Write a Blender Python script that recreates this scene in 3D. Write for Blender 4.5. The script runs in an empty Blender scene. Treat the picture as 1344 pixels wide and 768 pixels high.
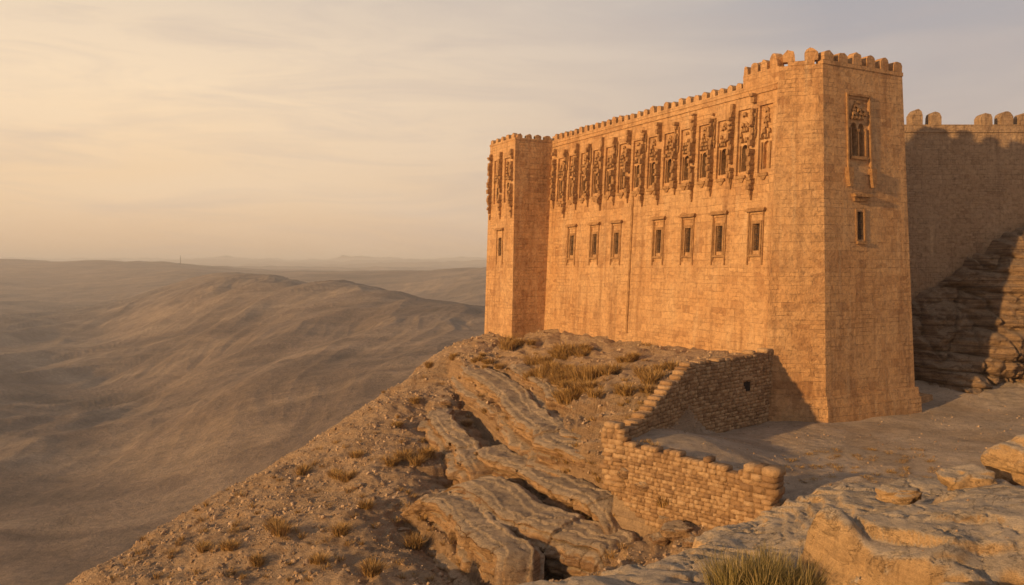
import bpy, math, random
import numpy as np
from mathutils import Vector, noise as mnoise
random.seed(7); rng=np.random.default_rng(7)
scene=bpy.context.scene
F=1045.0; HY=350.0
def W(px,py,d): return ((px-672)/F*d, d, -(py-HY)/F*d)

# ---------------- noise ----------------
perm=rng.permutation(256); perm=np.concatenate([perm,perm,perm])
ga=rng.uniform(0,2*np.pi,256); gx=np.cos(ga); gy=np.sin(ga)
def perlin(x,y):
    xi=np.floor(x).astype(np.int64); yi=np.floor(y).astype(np.int64)
    xf=x-xi; yf=y-yi; xi&=255; yi&=255
    u=xf*xf*xf*(xf*(xf*6-15)+10); v=yf*yf*yf*(yf*(yf*6-15)+10)
    def g(ix,iy,dx,dy):
        h=perm[perm[ix&255]+(iy&255)]
        return gx[h]*dx+gy[h]*dy
    a=g(xi,yi,xf,yf); b=g(xi+1,yi,xf-1,yf); c=g(xi,yi+1,xf,yf-1); d=g(xi+1,yi+1,xf-1,yf-1)
    return (a+(b-a)*u)+((c+(d-c)*u)-(a+(b-a)*u))*v
def fbm(x,y,o=5,g=0.5):
    s=0;a=1
    for i in range(o):
        s=s+a*perlin(x+13.7*i,y-7.3*i); x=x*2.03;y=y*2.03;a*=g
    return s
def ridged(x,y,o=4):
    s=0;a=1
    for i in range(o):
        s=s+a*(1-2*np.abs(perlin(x+5.1*i,y+9.2*i))); x=x*2.1;y=y*2.1;a*=.5
    return s
def sstep(a,b,x):
    t=np.clip((x-a)/(b-a),0,1); return t*t*(3-2*t)
def tps_fit(P,z,reg=1e-3):
    P=np.array(P,float); z=np.array(z,float); n=len(P)
    r=np.linalg.norm(P[:,None]-P[None],axis=2)
    K=np.where(r>0,r*r*np.log(r+1e-12),0)+reg*np.eye(n)
    A=np.zeros((n+3,n+3)); A[:n,:n]=K; A[:n,n]=1; A[:n,n+1:]=P; A[n,:n]=1; A[n+1:,:n]=P.T
    w=np.linalg.solve(A,np.concatenate([z,[0,0,0]]))
    def f(x,y):
        out=w[n]+w[n+1]*x+w[n+2]*y
        for i in range(n):
            r2=(x-P[i,0])**2+(y-P[i,1])**2
            out=out+w[i]*0.5*r2*np.log(r2+1e-12)
        return out
    return f
def polydist(poly,x,y):
    d=np.full(x.shape,1e9); inside=np.zeros(x.shape,bool); n=len(poly)
    for i in range(n):
        ax,ay=poly[i]; bx,by=poly[(i+1)%n]
        ex,ey=bx-ax,by-ay
        t=np.clip(((x-ax)*ex+(y-ay)*ey)/(ex*ex+ey*ey),0,1)
        d=np.minimum(d,np.hypot(x-ax-t*ex,y-ay-t*ey))
        c=((ay>y)!=(by>y))&(x<(bx-ax)*(y-ay)/((by-ay) if by!=ay else 1e-9)+ax)
        inside^=c
    return np.where(inside,-d,d)
def linedist(pts,x,y):
    best=np.full(x.shape,1e9); sg=np.zeros(x.shape); par=np.zeros(x.shape); n=len(pts)-1
    for i in range(n):
        ax,ay=pts[i][:2]; bx,by=pts[i+1][:2]; ex,ey=bx-ax,by-ay
        t=np.clip(((x-ax)*ex+(y-ay)*ey)/(ex*ex+ey*ey),0,1)
        d=np.hypot(x-ax-t*ex,y-ay-t*ey); s=np.sign((x-ax)*ey-(y-ay)*ex)
        m=d<best; best=np.where(m,d,best); sg=np.where(m,s,sg); par=np.where(m,(i+t)/n,par)
    return best*sg,par

# ---------------- materials ----------------
def newmat(name):
    m=bpy.data.materials.new(name); m.use_nodes=True
    nt=m.node_tree; b=nt.nodes['Principled BSDF']; b.inputs['Roughness'].default_value=.92
    b.inputs['Specular IOR Level'].default_value=.15
    return m,nt,b
def noisen(nt,vec,scale,detail=6,rough=.6,dist=0):
    n=nt.nodes.new('ShaderNodeTexNoise'); n.inputs['Scale'].default_value=scale
    n.inputs['Detail'].default_value=detail; n.inputs['Roughness'].default_value=rough; n.inputs['Distortion'].default_value=dist
    if vec is not None: nt.links.new(vec,n.inputs['Vector'])
    return n.outputs['Fac']
def ramp(nt,fac,stops):
    r=nt.nodes.new('ShaderNodeValToRGB'); e=r.color_ramp.elements
    while len(e)<len(stops): e.new(.5)
    for i,(p,c) in enumerate(stops):
        e[i].position=p; e[i].color=(*c,1) if len(c)==3 else c
    nt.links.new(fac,r.inputs['Fac']); return r.outputs['Color']
def mix(nt,a,b,f,mode='MIX'):
    m=nt.nodes.new('ShaderNodeMix'); m.data_type='RGBA'; m.blend_type=mode; m.clamp_factor=True
    for s,v in ((6,a),(7,b)):
        if isinstance(v,tuple): m.inputs[s].default_value=(*v,1)
        else: nt.links.new(v,m.inputs[s])
    if isinstance(f,(int,float)): m.inputs[0].default_value=f
    else: nt.links.new(f,m.inputs[0])
    return m.outputs[2]
def math_(nt,op,a,b=None,c=None):
    m=nt.nodes.new('ShaderNodeMath'); m.operation=op
    for i,v in enumerate((a,b,c)):
        if v is None: continue
        if isinstance(v,(int,float)): m.inputs[i].default_value=v
        else: nt.links.new(v,m.inputs[i])
    return m.outputs[0]
def bump(nt,h,dist,strength=1,normal=None):
    b=nt.nodes.new('ShaderNodeBump'); b.inputs['Distance'].default_value=dist; b.inputs['Strength'].default_value=strength
    nt.links.new(h,b.inputs['Height'])
    if normal is not None: nt.links.new(normal,b.inputs['Normal'])
    return b.outputs['Normal']
def mapping(nt,vec,scale,rot=(0,0,0)):
    m=nt.nodes.new('ShaderNodeMapping'); m.inputs['Scale'].default_value=scale; m.inputs['Rotation'].default_value=rot; nt.links.new(vec,m.inputs['Vector']); return m.outputs[0]

def masonry(name,bw=1.05,bh=.47,c1=(.57,.315,.14),c2=(.34,.17,.075),mort=(.19,.10,.05),pale=(.60,.375,.19),dark=(.22,.105,.048)):
    m,nt,b=newmat(name)
    tc=nt.nodes.new('ShaderNodeTexCoord'); uv=tc.outputs['UV']; ob=nt.nodes.new('ShaderNodeNewGeometry').outputs['Position']
    nz=nt.nodes.new('ShaderNodeTexNoise'); nz.inputs['Scale'].default_value=.8; nz.inputs['Detail'].default_value=6; nz.inputs['Roughness'].default_value=.6; nt.links.new(uv,nz.inputs['Vector'])
    off=nt.nodes.new('ShaderNodeVectorMath'); off.operation='MULTIPLY_ADD'; off.inputs[1].default_value=(.30,.15,0)
    nt.links.new(nz.outputs['Color'],off.inputs[0]); nt.links.new(uv,off.inputs[2])
    def brick(w,h,off_,sq,fr):
        br=nt.nodes.new('ShaderNodeTexBrick'); br.offset=off_; br.squash=sq; br.squash_frequency=fr; br.offset_frequency=2
        br.inputs['Scale'].default_value=1; br.inputs['Brick Width'].default_value=w; br.inputs['Row Height'].default_value=h
        br.inputs['Mortar Size'].default_value=.015; br.inputs['Mortar Smooth'].default_value=.8; br.inputs['Bias'].default_value=0
        br.inputs['Color1'].default_value=(0,0,0,1); br.inputs['Color2'].default_value=(1,1,1,1); br.inputs['Mortar'].default_value=(.5,.5,.5,1)
        nt.links.new(off.outputs[0],br.inputs['Vector']); return br
    A_=brick(bw,bh,.43,.62,3); B_=brick(bw*.66,bh*.5,.37,1.4,2)
    sel=ramp(nt,noisen(nt,mapping(nt,uv,(.35,.8,1)),1.0,3,.5),[(.53,(0,0,0)),(.545,(1,1,1))])
    bc=mix(nt,A_.outputs['Color'],B_.outputs['Color'],sel); bf=mix(nt,A_.outputs['Fac'],B_.outputs['Fac'],sel)
    col=mix(nt,c2,c1,ramp(nt,bc,[(0,(.15,.15,.15)),(.25,(.6,.6,.6)),(1,(1,1,1))]))
    n1=noisen(nt,ob,.35,5,.6); col=mix(nt,col,pale,ramp(nt,n1,[(.42,(0,0,0)),(.7,(.6,.6,.6))]))
    st=noisen(nt,mapping(nt,ob,(1.3,1.3,.11)),1.0,7,.7)
    col=mix(nt,col,dark,ramp(nt,st,[(.50,(0,0,0)),(.72,(.75,.75,.75))]))
    col=mix(nt,col,(.62,.42,.24),ramp(nt,noisen(nt,mapping(nt,ob,(2.2,2.2,.2)),1.0,6,.6),[(.56,(0,0,0)),(.75,(.5,.5,.5))]))
    n2=noisen(nt,ob,4,8,.75); col=mix(nt,col,ramp(nt,n2,[(.25,(.40,.40,.40)),(.5,(1,1,1)),(.75,(1.3,1.3,1.3))]),.8,'MULTIPLY')
    pit=ramp(nt,noisen(nt,ob,14,4,.7),[(.28,(.4,.4,.4)),(.42,(1,1,1))]); col=mix(nt,col,pit,.85,'MULTIPLY')
    ero=ramp(nt,noisen(nt,ob,.9,5,.65),[(.4,(.08,.08,.08)),(.62,(.9,.9,.9))])
    mf=math_(nt,'MULTIPLY',bf,ero)
    col=mix(nt,col,mort,math_(nt,'MULTIPLY',mf,.8))
    nt.links.new(col,b.inputs['Base Color'])
    h=math_(nt,'MULTIPLY',math_(nt,'SUBTRACT',1.0,mf),.6)
    h=math_(nt,'ADD',h,math_(nt,'MULTIPLY',bc,.5))
    nrm=bump(nt,h,.06,.8)
    nrm=bump(nt,noisen(nt,ob,8,8,.72),.11,.85,nrm)
    nrm=bump(nt,noisen(nt,ob,1.5,5,.6),.30,.65,nrm)
    nt.links.new(nrm,b.inputs['Normal'])
    return m
M_STONE=masonry('ashlar_sandstone')
M_SHADE=masonry('curtain_sandstone_shaded',.6,.34,(.40,.26,.15),(.27,.165,.095),(.13,.08,.05),(.42,.285,.175),(.2,.12,.075))  # darker, browner masonry: the curtain wall's shade is put into its colours
M_CARVE,nt,b=newmat('carved_sandstone')
geo=nt.nodes.new('ShaderNodeNewGeometry').outputs['Position']
col=ramp(nt,noisen(nt,geo,3,6,.65),[(.3,(.28,.14,.062)),(.7,(.57,.32,.14))]); nt.links.new(col,b.inputs['Base Color'])
nt.links.new(bump(nt,noisen(nt,geo,9,7,.7),.2,1),b.inputs['Normal'])
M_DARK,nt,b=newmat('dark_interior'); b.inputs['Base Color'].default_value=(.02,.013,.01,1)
M_IRON,nt,b=newmat('iron'); b.inputs['Base Color'].default_value=(.05,.035,.028,1); b.inputs['Roughness'].default_value=.7

def rockmat(name,top,side,dark,fine=1.0,bumpd=.25,strata=True,veg=None,sand=None,cracks=0):
    m,nt,b=newmat(name)
    g=nt.nodes.new('ShaderNodeNewGeometry'); pos=g.outputs['Position']
    sx=nt.nodes.new('ShaderNodeSeparateXYZ'); nt.links.new(g.outputs['Normal'],sx.inputs[0])
    n1=noisen(nt,pos,.35*fine,6,.6); n2=noisen(nt,pos,3.0*fine,8,.7); n3=noisen(nt,pos,18*fine,6,.7)
    slope=math_(nt,'ADD',sx.outputs['Z'],math_(nt,'MULTIPLY',math_(nt,'SUBTRACT',n2,.5),.35))
    topf=ramp(nt,slope,[(.60,(0,0,0)),(.86,(1,1,1))])
    tcol=mix(nt,top,tuple(c*.76 for c in top),ramp(nt,n1,[(.35,(0,0,0)),(.65,(1,1,1))]))
    s=noisen(nt,mapping(nt,pos,(.15,.15,5.0)),1.0,6,.65)
    if strata: scol=mix(nt,side,dark,ramp(nt,s,[(.42,(0,0,0)),(.60,(1,1,1))]))
    else: scol=mix(nt,side,dark,n1)
    col=mix(nt,scol,tcol,topf)
    if veg: col=mix(nt,col,veg,ramp(nt,noisen(nt,pos,.7,8,.78),[(.50,(0,0,0)),(.66,(.8,.8,.8))]))
    if sand:
        at=nt.nodes.new('ShaderNodeAttribute'); at.attribute_name='sand'
        col=mix(nt,col,mix(nt,sand,tuple(c*.72 for c in sand),ramp(nt,n1,[(.4,(0,0,0)),(.6,(1,1,1))])),at.outputs['Fac'])
    col=mix(nt,col,ramp(nt,n2,[(.25,(.5,.5,.5)),(.5,(1,1,1)),(.75,(1.15,1.15,1.15))]),.75,'MULTIPLY')
    col=mix(nt,col,ramp(nt,n3,[(.3,(.55,.55,.55)),(.7,(1.2,1.2,1.2))]),.65,'MULTIPLY')
    nrm=bump(nt,n2,bumpd,.85)
    nrm=bump(nt,n3,bumpd*.3,.9,nrm)
    if strata: nrm=bump(nt,s,bumpd*.9,.6,nrm)
    if cracks:
        cn=noisen(nt,mapping(nt,pos,(.5,.5,1.2)),cracks,7,.62,.8)
        cr=ramp(nt,math_(nt,'ABSOLUTE',math_(nt,'SUBTRACT',cn,.5)),[(0,(0,0,0)),(.010,(1,1,1))])
        col=mix(nt,col,cr,.42,'MULTIPLY'); nrm=bump(nt,cr,bumpd*.4,.5,nrm)
    nt.links.new(col,b.inputs['Base Color'])
    nt.links.new(nrm,b.inputs['Normal'])
    return m
M_ROCK=rockmat('limestone_ledge',(.58,.42,.27),(.54,.33,.17),(.29,.165,.085),1,.28,True,None,None,.9)
M_OUT=rockmat('outcrop_rock',(.50,.34,.21),(.48,.305,.175),(.24,.15,.09),.8,.5,True,None,None,.7)
M_HILL=rockmat('hillside_gravel',(.49,.325,.19),(.43,.27,.145),(.28,.17,.095),1,.24,True,(.29,.175,.095),(.62,.47,.33))
M_FORE=rockmat('foreground_limestone',(.62,.475,.33),(.63,.40,.20),(.46,.285,.14),3,.08,True,None,None,1.6)

def tintmat(name,cols,sc=12,bd=.03,rough=.95):
    m,nt,b=newmat(name)
    at=nt.nodes.new('ShaderNodeAttribute'); at.attribute_name='tint'
    pos=nt.nodes.new('ShaderNodeNewGeometry').outputs['Position']
    c=ramp(nt,at.outputs['Fac'],cols)
    n=noisen(nt,pos,sc,6,.7)
    c=mix(nt,c,ramp(nt,n,[(.3,(.6,.6,.6)),(.7,(1.2,1.2,1.2))]),.7,'MULTIPLY')
    nt.links.new(c,b.inputs['Base Color'])
    if bd>0: nt.links.new(bump(nt,n,bd,.9),b.inputs['Normal'])
    return m
M_RUBBLE=tintmat('rubble_stone',[(0,(.28,.16,.08)),(.5,(.42,.25,.125)),(1,(.53,.34,.185))],7,.12)
M_SCREE=tintmat('scree_stone',[(0,(.24,.15,.085)),(.5,(.40,.26,.15)),(1,(.54,.375,.235))],8,.04)
M_SHRUB=tintmat('dry_shrub_leaf',[(0,(.19,.105,.035)),(.5,(.42,.245,.08)),(1,(.60,.37,.14))],3,.0)
M_GRASS=tintmat('dry_grass_blade',[(0,(.14,.11,.035)),(.5,(.31,.23,.08)),(1,(.52,.37,.16))],3,.0)

# ---------------- mesh helpers ----------------
def obj_from(name,verts,faces,mats,smooth=False,parent=None,tint=None,matidx=None,uvs=None,attr='tint'):
    me=bpy.data.meshes.new(name)
    if isinstance(faces,np.ndarray):
        nf,k=faces.shape; me.vertices.add(len(verts)); me.vertices.foreach_set('co',np.asarray(verts,dtype=np.float32).ravel())
        me.loops.add(nf*k); me.loops.foreach_set('vertex_index',faces.astype(np.int32).ravel())
        me.polygons.add(nf); me.polygons.foreach_set('loop_start',np.arange(0,nf*k,k,dtype=np.int32))
        me.update(calc_edges=True); me.validate()
    else: me.from_pydata(verts,[],faces)
    for m in mats: me.materials.append(m)
    if matidx is not None: me.polygons.foreach_set('material_index',matidx)
    if uvs is not None:
        l=me.uv_layers.new(name='UVMap'); l.data.foreach_set('uv',np.array(uvs,dtype=np.float32).ravel())
    if tint is not None:
        a=me.attributes.new(attr,'FLOAT','POINT'); a.data.foreach_set('value',np.asarray(tint,dtype=np.float32))
    me.polygons.foreach_set('use_smooth',[smooth]*len(me.polygons)); me.update()
    o=bpy.data.objects.new(name,me); scene.collection.objects.link(o)
    if parent: o.parent=parent
    return o
def grid_faces(nx,ny):
    i=np.arange(nx-1)[None,:]+np.arange(ny-1)[:,None]*nx
    i=i.ravel(); return np.stack([i,i+1,i+1+nx,i+nx],1)
def instance_mesh(name,tv,tf,pos,mats3,tints,mat,jit=0,smooth=True,parent=None):
    pos=np.array(pos); n=len(pos); tv=np.array(tv)
    V=np.einsum('nij,vj->nvi',np.array(mats3),tv)
    if jit>0: V=V*(1+rng.uniform(-jit,jit,V.shape))
    V=V+pos[:,None,:]
    tf=np.array(tf); Fc=(tf[None]+(np.arange(n)*len(tv))[:,None,None]).reshape(-1,tf.shape[1])
    return obj_from(name,V.reshape(-1,3),Fc,[mat],smooth,parent,tint=np.repeat(np.array(tints),len(tv)))
def stone_template(pw=4):
    vs={};V=[];Fc=[]
    def vid(p):
        if p not in vs:
            q=np.array(p,float); nrm=(np.sum(np.abs(q)**pw))**(1/pw); vs[p]=len(V); V.append(q/nrm*.53 if nrm>0 else q)
        return vs[p]
    for ax in range(3):
        for s in (-1,1):
            o=[a for a in range(3) if a!=ax]
            for i in (-1,0):
                for j in (-1,0):
                    ps=[]
                    for a,b_ in ((i,j),(i+1,j),(i+1,j+1),(i,j+1)):
                        p=[0,0,0]; p[ax]=s; p[o[0]]=a; p[o[1]]=b_; ps.append(vid(tuple(p)))
                    Fc.append(ps if s*(1 if ax!=1 else -1)>0 else ps[::-1])
    return V,Fc
STV,STF=stone_template(9)
STV2,_=stone_template(2.6)
def rotz(a): c,s=math.cos(a),math.sin(a); return np.array([[c,-s,0],[s,c,0],[0,0,1]])
def rrot():
    q=rng.normal(size=4); q/=np.linalg.norm(q); w,x,y,z=q
    return np.array([[1-2*(y*y+z*z),2*(x*y-z*w),2*(x*z+y*w)],[2*(x*y+z*w),1-2*(x*x+z*z),2*(y*z-x*w)],[2*(x*z-y*w),2*(y*z+x*w),1-2*(x*x+y*y)]])

class MB:
    def __init__(s): s.v=[];s.f=[];s.uv=[];s.m=[]
    def poly(s,pts,uvs,mat=0):
        i=len(s.v); s.v+= [tuple(p) for p in pts]; s.f.append(list(range(i,i+len(pts)))); s.uv+=list(uvs); s.m.append(mat)
    def box(s,x0,x1,y0,y1,z0,z1,mat=0,taper=0,off=0):
        t=taper
        P=[(x0,y0,z0),(x1,y0,z0),(x1,y1,z0),(x0,y1,z0),(x0+t,y0+t,z1),(x1-t,y0+t,z1),(x1-t,y1-t,z1),(x0+t,y1-t,z1)]
        for idx,ax in (((0,1,5,4),'xz'),((1,2,6,5),'yz'),((2,3,7,6),'xz'),((3,0,4,7),'yz'),((4,5,6,7),'xy'),((3,2,1,0),'xy')):
            uv=[]
            for k in idx:
                p=P[k]; uv.append({'xz':(p[0]+off,p[2]),'yz':(p[1]+off,p[2]),'xy':(p[0],p[1])}[ax])
            s.poly([P[k] for k in idx],uv,mat)
    def extr(s,prof,P,d0,d1,mat=0):
        a=[P(u,z,d0) for u,z in prof]; b=[P(u,z,d1) for u,z in prof]
        s.poly(a,prof,mat); s.poly(b[::-1],prof[::-1],mat)
        n=len(prof)
        for i in range(n):
            j=(i+1)%n; s.poly([a[j],a[i],b[i],b[j]],[(prof[j][0],prof[j][1]),prof[i],(prof[i][0]+abs(d1-d0),prof[i][1]),(prof[j][0]+abs(d1-d0),prof[j][1])],mat)
    def panel(s,P,u0,u1,z0,z1,dep,holes,mat=0):
        us=sorted({u0,u1,*[h['u0'] for h in holes],*[h['u1'] for h in holes]}); zs=sorted({z0,z1,*[h['z0'] for h in holes],*[h['z1'] for h in holes]})
        for a,b in zip(us,us[1:]):
            for c,d in zip(zs,zs[1:]):
                um,zm=(a+b)/2,(c+d)/2
                if any(h['u0']<um<h['u1'] and h['z0']<zm<h['z1'] for h in holes): continue
                q=[(a,c),(b,c),(b,d),(a,d)]; s.poly([P(u,z,dep) for u,z in q],q,mat)
        for h in holes:
            e=dep+h['d']; a,b,c,d=h['u0'],h['u1'],h['z0'],h['z1']
            for (p,q) in (((a,c),(b,c)),((b,c),(b,d)),((b,d),(a,d)),((a,d),(a,c))):
                s.poly([P(*p,dep),P(*q,dep),P(*q,e),P(*p,e)],[p,q,(q[0]+h['d'],q[1]+h['d']*.1),(p[0]+h['d'],p[1]+h['d']*.1)],mat)
            if h.get('sub') is not None: s.panel(P,a,b,c,d,e,h['sub'],mat)
            else: s.panel(P,a,b,c,d,e,[],h.get('m',1))
            if h.get('arch'):
                r=(b-a)/2; cu=(a+b)/2; zc=d-r*1.1; n=8
                for sgn in (-1,1):
                    arc=[(cu+sgn*r*math.cos(t),zc+r*1.1*math.sin(t)) for t in [math.pi/2*i/n for i in range(n+1)]]
                    pts=[(cu+sgn*r,d)]+arc
                    s.poly([P(u,z,dep-.004) for u,z in pts],pts,mat)
                    for i in range(n):
                        p,q=arc[i],arc[i+1]
                        s.poly([P(*p,dep-.004),P(*q,dep-.004),P(*q,e-.01),P(*p,e-.01)],[p,q,q,p],mat)
    def build(s,name,mats,parent=None):
        return obj_from(name,s.v,s.f,mats,False,parent,matidx=s.m,uvs=s.uv)

# ---------------- fortress ----------------
ANG=math.atan2(.463,.886); CX,CY=16.8,42.6
fort=bpy.data.objects.new('sandstone_fortress',None); scene.collection.objects.link(fort)
fort.location=(CX,CY,0); fort.rotation_euler=(0,0,ANG)
R=random.random
def merlon(mb,P,u,w,z,h,d0,d1):
    w*=.90+.16*R(); h*=.78+.30*R(); j=lambda:(R()-.5)*.08
    prof=[(u-w/2,z),(u+w/2,z),(u+w/2+j(),z+h*.62),(u+w*.36+j(),z+h*.86+j()),(u+w*.12,z+h+j()),(u-w*.12,z+h+j()),(u-w*.36+j(),z+h*.86+j()),(u-w/2+j(),z+h*.62)]
    mb.extr(prof,P,d0,d1)
def pendant(mb,P,u,z0,z1,w=.2,dep=.22):
    z=z1
    while z>z0:
        h=.10+.24*R(); k=(z-z0)/(z1-z0); sc=(.65+.55*R())*(1 if k>.12 else .6)
        if R()>.06:
            ww=w*sc; dd=dep*(.55+.75*R())*(1 if k>.1 else .6)
            mb.extr([(u-ww/2,z-h),(u+ww/2,z-h),(u+ww*.6,z-h*.5),(u+ww/2,z),(u-ww/2,z),(u-ww*.6,z-h*.5)],P,-dd,.05)
        z-=h+.004
    mb.extr([(u-.02,z0-.45),(u+.02,z0-.45),(u+.08,z0),(u-.08,z0)],P,-.12,.05)
def carve(mb,P,u,z0,z1,hw,rows=6,skip=.15):
    for r in range(rows):
        z=z0+(z1-z0)*r/rows; hh=(z1-z0)/rows
        ww=hw*(1-.7*(r/rows)**1.4); n=max(1,5-r)
        for i in range(n):
            uu=u+(-ww+2*ww*(i+.5)/n); a=ww/n*.7
            if R()<skip: continue
            mb.extr([(uu-a,z),(uu-a*.4,z+hh*.3),(uu+a*.4,z+hh*.3),(uu+a,z),(uu+a,z+hh*.7),(uu,z+hh*1.0),(uu-a,z+hh*.7)],P,-.06-.11*R()-.012*(rows-r),.03)
def winframe(mb,P,u,zc,w,h,dep=.1):
    t=.13
    for a,b in ((u-w/2-t-.02,u-w/2-.02),(u+w/2+.02,u+w/2+t+.02)):
        mb.extr([(a,zc-h/2-.2),(b,zc-h/2-.2),(b,zc+h/2+.2),(a,zc+h/2+.2)],P,-dep,.03)
    mb.extr([(u-w/2-.02,zc+h/2+.02),(u+w/2+.02,zc+h/2+.02),(u+w/2+.02,zc+h/2+.2),(u-w/2-.02,zc+h/2+.2)],P,-dep-.01,.03)
    mb.extr([(u-w/2-.26,zc-h/2-.34),(u+w/2+.26,zc-h/2-.34),(u+w/2+.22,zc-h/2-.21),(u-w/2-.22,zc-h/2-.21)],P,-dep-.06,.03)
def outerframe(mb,P,u,z0,z1,hw,dep=.07):
    t=.09
    for a,b in ((u-hw,u-hw+t),(u+hw-t,u+hw)):
        mb.extr([(a,z0),(b,z0),(b,z1-.002),(a,z1-.002)],P,-dep,.03)
    mb.extr([(u-hw-.12,z1),(u+hw+.12,z1),(u+hw+.17,z1+.13),(u-hw-.17,z1+.13)],P,-.24,.03)
    mb.extr([(u-hw-.08,z1+.132),(u+hw+.08,z1+.132),(u+hw+.08,z1+.21),(u-hw-.08,z1+.21)],P,-.14,.03)
def grille(mb,P,u,zc,w,h,dd=.12):
    for k in (-.25,0,.25):
        mb.extr([(u+k*w-.015,zc-h/2),(u+k*w+.015,zc-h/2),(u+k*w+.015,zc+h/2),(u+k*w-.015,zc+h/2)],P,dd,dd+.03)
    for k in (-.35,-.12,.12,.35):
        mb.extr([(u-w/2,zc+k*h-.013),(u+w/2,zc+k*h-.013),(u+w/2,zc+k*h+.013),(u-w/2,zc+k*h+.013)],P,dd-.02,dd-.002)

XL=lambda z:-2.36+.0575*(z+8.9)
def PL(u,z,dep): return (XL(z)+dep,u,z)
wall=MB(); orn=MB(); iron=MB()
WT=10.1
UE=26.6
ups=[2.95+1.70*k for k in range(14)]
lows=[3.35,6.33,9.17,12.1,16.9,19.7,22.9]
holes=[]
for i,u in enumerate(ups):
    zt=8.75 if i>=2 else 9.1
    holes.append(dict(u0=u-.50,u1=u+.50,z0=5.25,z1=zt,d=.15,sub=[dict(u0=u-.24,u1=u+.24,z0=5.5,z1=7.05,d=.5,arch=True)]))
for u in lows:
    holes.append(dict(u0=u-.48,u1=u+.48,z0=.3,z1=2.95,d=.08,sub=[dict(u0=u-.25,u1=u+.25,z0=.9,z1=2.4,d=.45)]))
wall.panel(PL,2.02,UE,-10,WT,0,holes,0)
wall.box(-.4,6.6,2.6,UE+3,-10,WT-.002,0)
xt=XL(WT)
wall.box(xt-.05,xt+.95,4.8,UE,WT+.002,WT+.25,0)
wall.box(xt-.03,xt+.95,2.07,4.8,WT+.004,WT+.95,0)
wall.box(xt-.09,xt+.3,2.2,UE-.1,WT-.30,WT-.20,0)
PR=lambda u,z,d:(xt+d,u,z)
u=5.15
while u<UE-.2:
    merlon(wall,PR,u,.46,WT+.24,.50,-.04,.42); u+=.745
for u in (2.45,3.2,3.95,4.6): merlon(wall,PR,u,.52 if u<4.5 else .36,WT+.94,.6,-.02,.5)
for i,u in enumerate(ups):
    Pd=lambda a,z,d:PL(a,z,d+.15)
    carve(orn,Pd,u,7.15,8.6 if i>1 else 8.95,.36,6,.22)
    for s in (-.32,.32): orn.extr([(u+s-.045,5.5),(u+s+.045,5.5),(u+s+.045,7.0),(u+s-.045,7.0)],Pd,-.10,.02)
    orn.extr([(u-.36,5.07),(u+.36,5.07),(u+.32,5.24),(u-.32,5.24)],PL,-.14,.02)
    orn.extr([(u-.10,4.85),(u+.10,4.85),(u+.24,5.065),(u-.24,5.065)],PL,-.08,.02)
for i in range(14):
    u=3.8+1.70*i
    z1=9.85 if i<1 else (9.55 if i%2 else 9.3)
    z0=(4.4,5.1,4.7)[i%3]+.4*(R()-.5)
    pendant(orn,PL,u,z0,z1,.20,.38)
    pendant(orn,PL,u,z0+.2,z0+.8,.30,.40)
    if i%2==0:
        for s in (-.17,.17): pendant(orn,PL,u+s,7.6+.8*R(),9.0,.08,.14)
for u in lows:
    Pd=lambda a,z,d:PL(a,z,d+.08)
    winframe(orn,Pd,u,1.65,.50,1.5,.09)
    outerframe(orn,PL,u,.1,3.1,.60,.07)
    grille(iron,Pd,u,1.65,.50,1.5)
for u in (15.1,):
    for k in range(44):
        z=-4.6+k*.22; orn.extr([(u-.08-.04*R(),z),(u+.08+.04*R(),z),(u+.08,z+.215),(u-.08,z+.215)],PL,-.05-.05*R(),.02)
wall.build('long_wall',[M_STONE,M_DARK],fort)

Z0,Z1=-8.9,11.0
BASE=[(-2.45,2.05),(0,0),(7.4,0),(7.4,5.2),(-1.0,5.2)]
TOP=[(-1.28,2.05),(.25,.42),(6.75,.42),(6.75,4.6),(-.6,4.6)]
def prismP(i,base,top,z0,z1):
    a,b_=np.array(base[i]),np.array(base[(i+1)%len(base)]); c,d=np.array(top[i]),np.array(top[(i+1)%len(top)])
    L=np.linalg.norm(b_-a); t=(b_-a)/L; nin=np.array([-t[1],t[0]])
    def P(u,z,dep):
        k=(z-z0)/(z1-z0); p=(a*(1-k)+c*k)*(1-u/L)+(b_*(1-k)+d*k)*(u/L)+nin*dep
        return (p[0],p[1],z)
    return P,L
tw=MB(); uc=3.05
th=[dict(u0=uc-.95,u1=uc+.95,z0=5.6,z1=9.3,d=.06,sub=[dict(u0=uc-.58,u1=uc-.08,z0=6.15,z1=8.0,d=.6,arch=True),dict(u0=uc+.08,u1=uc+.58,z0=6.15,z1=8.0,d=.6,arch=True)]),
    dict(u0=uc-.28,u1=uc+.28,z0=1.5,z1=3.05,d=.5)]
for i in range(5):
    P,L=prismP(i,BASE,TOP,Z0,Z1); tw.panel(P,0,L,Z0,Z1,0,th if i==1 else [],0)
tw.poly([(*p,Z1-.02) for p in TOP],TOP,0)
PF,_=prismP(1,BASE,TOP,Z0,Z1)
TP=[prismP(i,TOP,TOP,Z1,Z1+1) for i in range(5)]
for i in range(5):
    P,L=TP[i]; e0=0 if i%2==1 else .46; e1=L-(0 if i%2==1 else .46)
    tw.extr([(e0-.03,Z1+.002),(e1+.03,Z1+.002),(e1+.03,Z1+.22),(e0-.03,Z1+.22)],P,-.04,.45)
n=6; P,L=TP[1]
for k in range(n): merlon(tw,P,.42+k*(L-.84)/(n-1),.70,Z1+.21,.68,-.03,.43)
P,L=TP[0]
for k in range(2): merlon(tw,P,.5+k*1.15,.70,Z1+.21,.66,-.03,.43)
for f,n in ((2,4),(3,6),(4,2)):
    P,L=TP[f]
    for k in range(n): merlon(tw,P,.6+k*(L-1.2)/(n-1),.70,Z1+.21,.66,-.03,.43)
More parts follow.
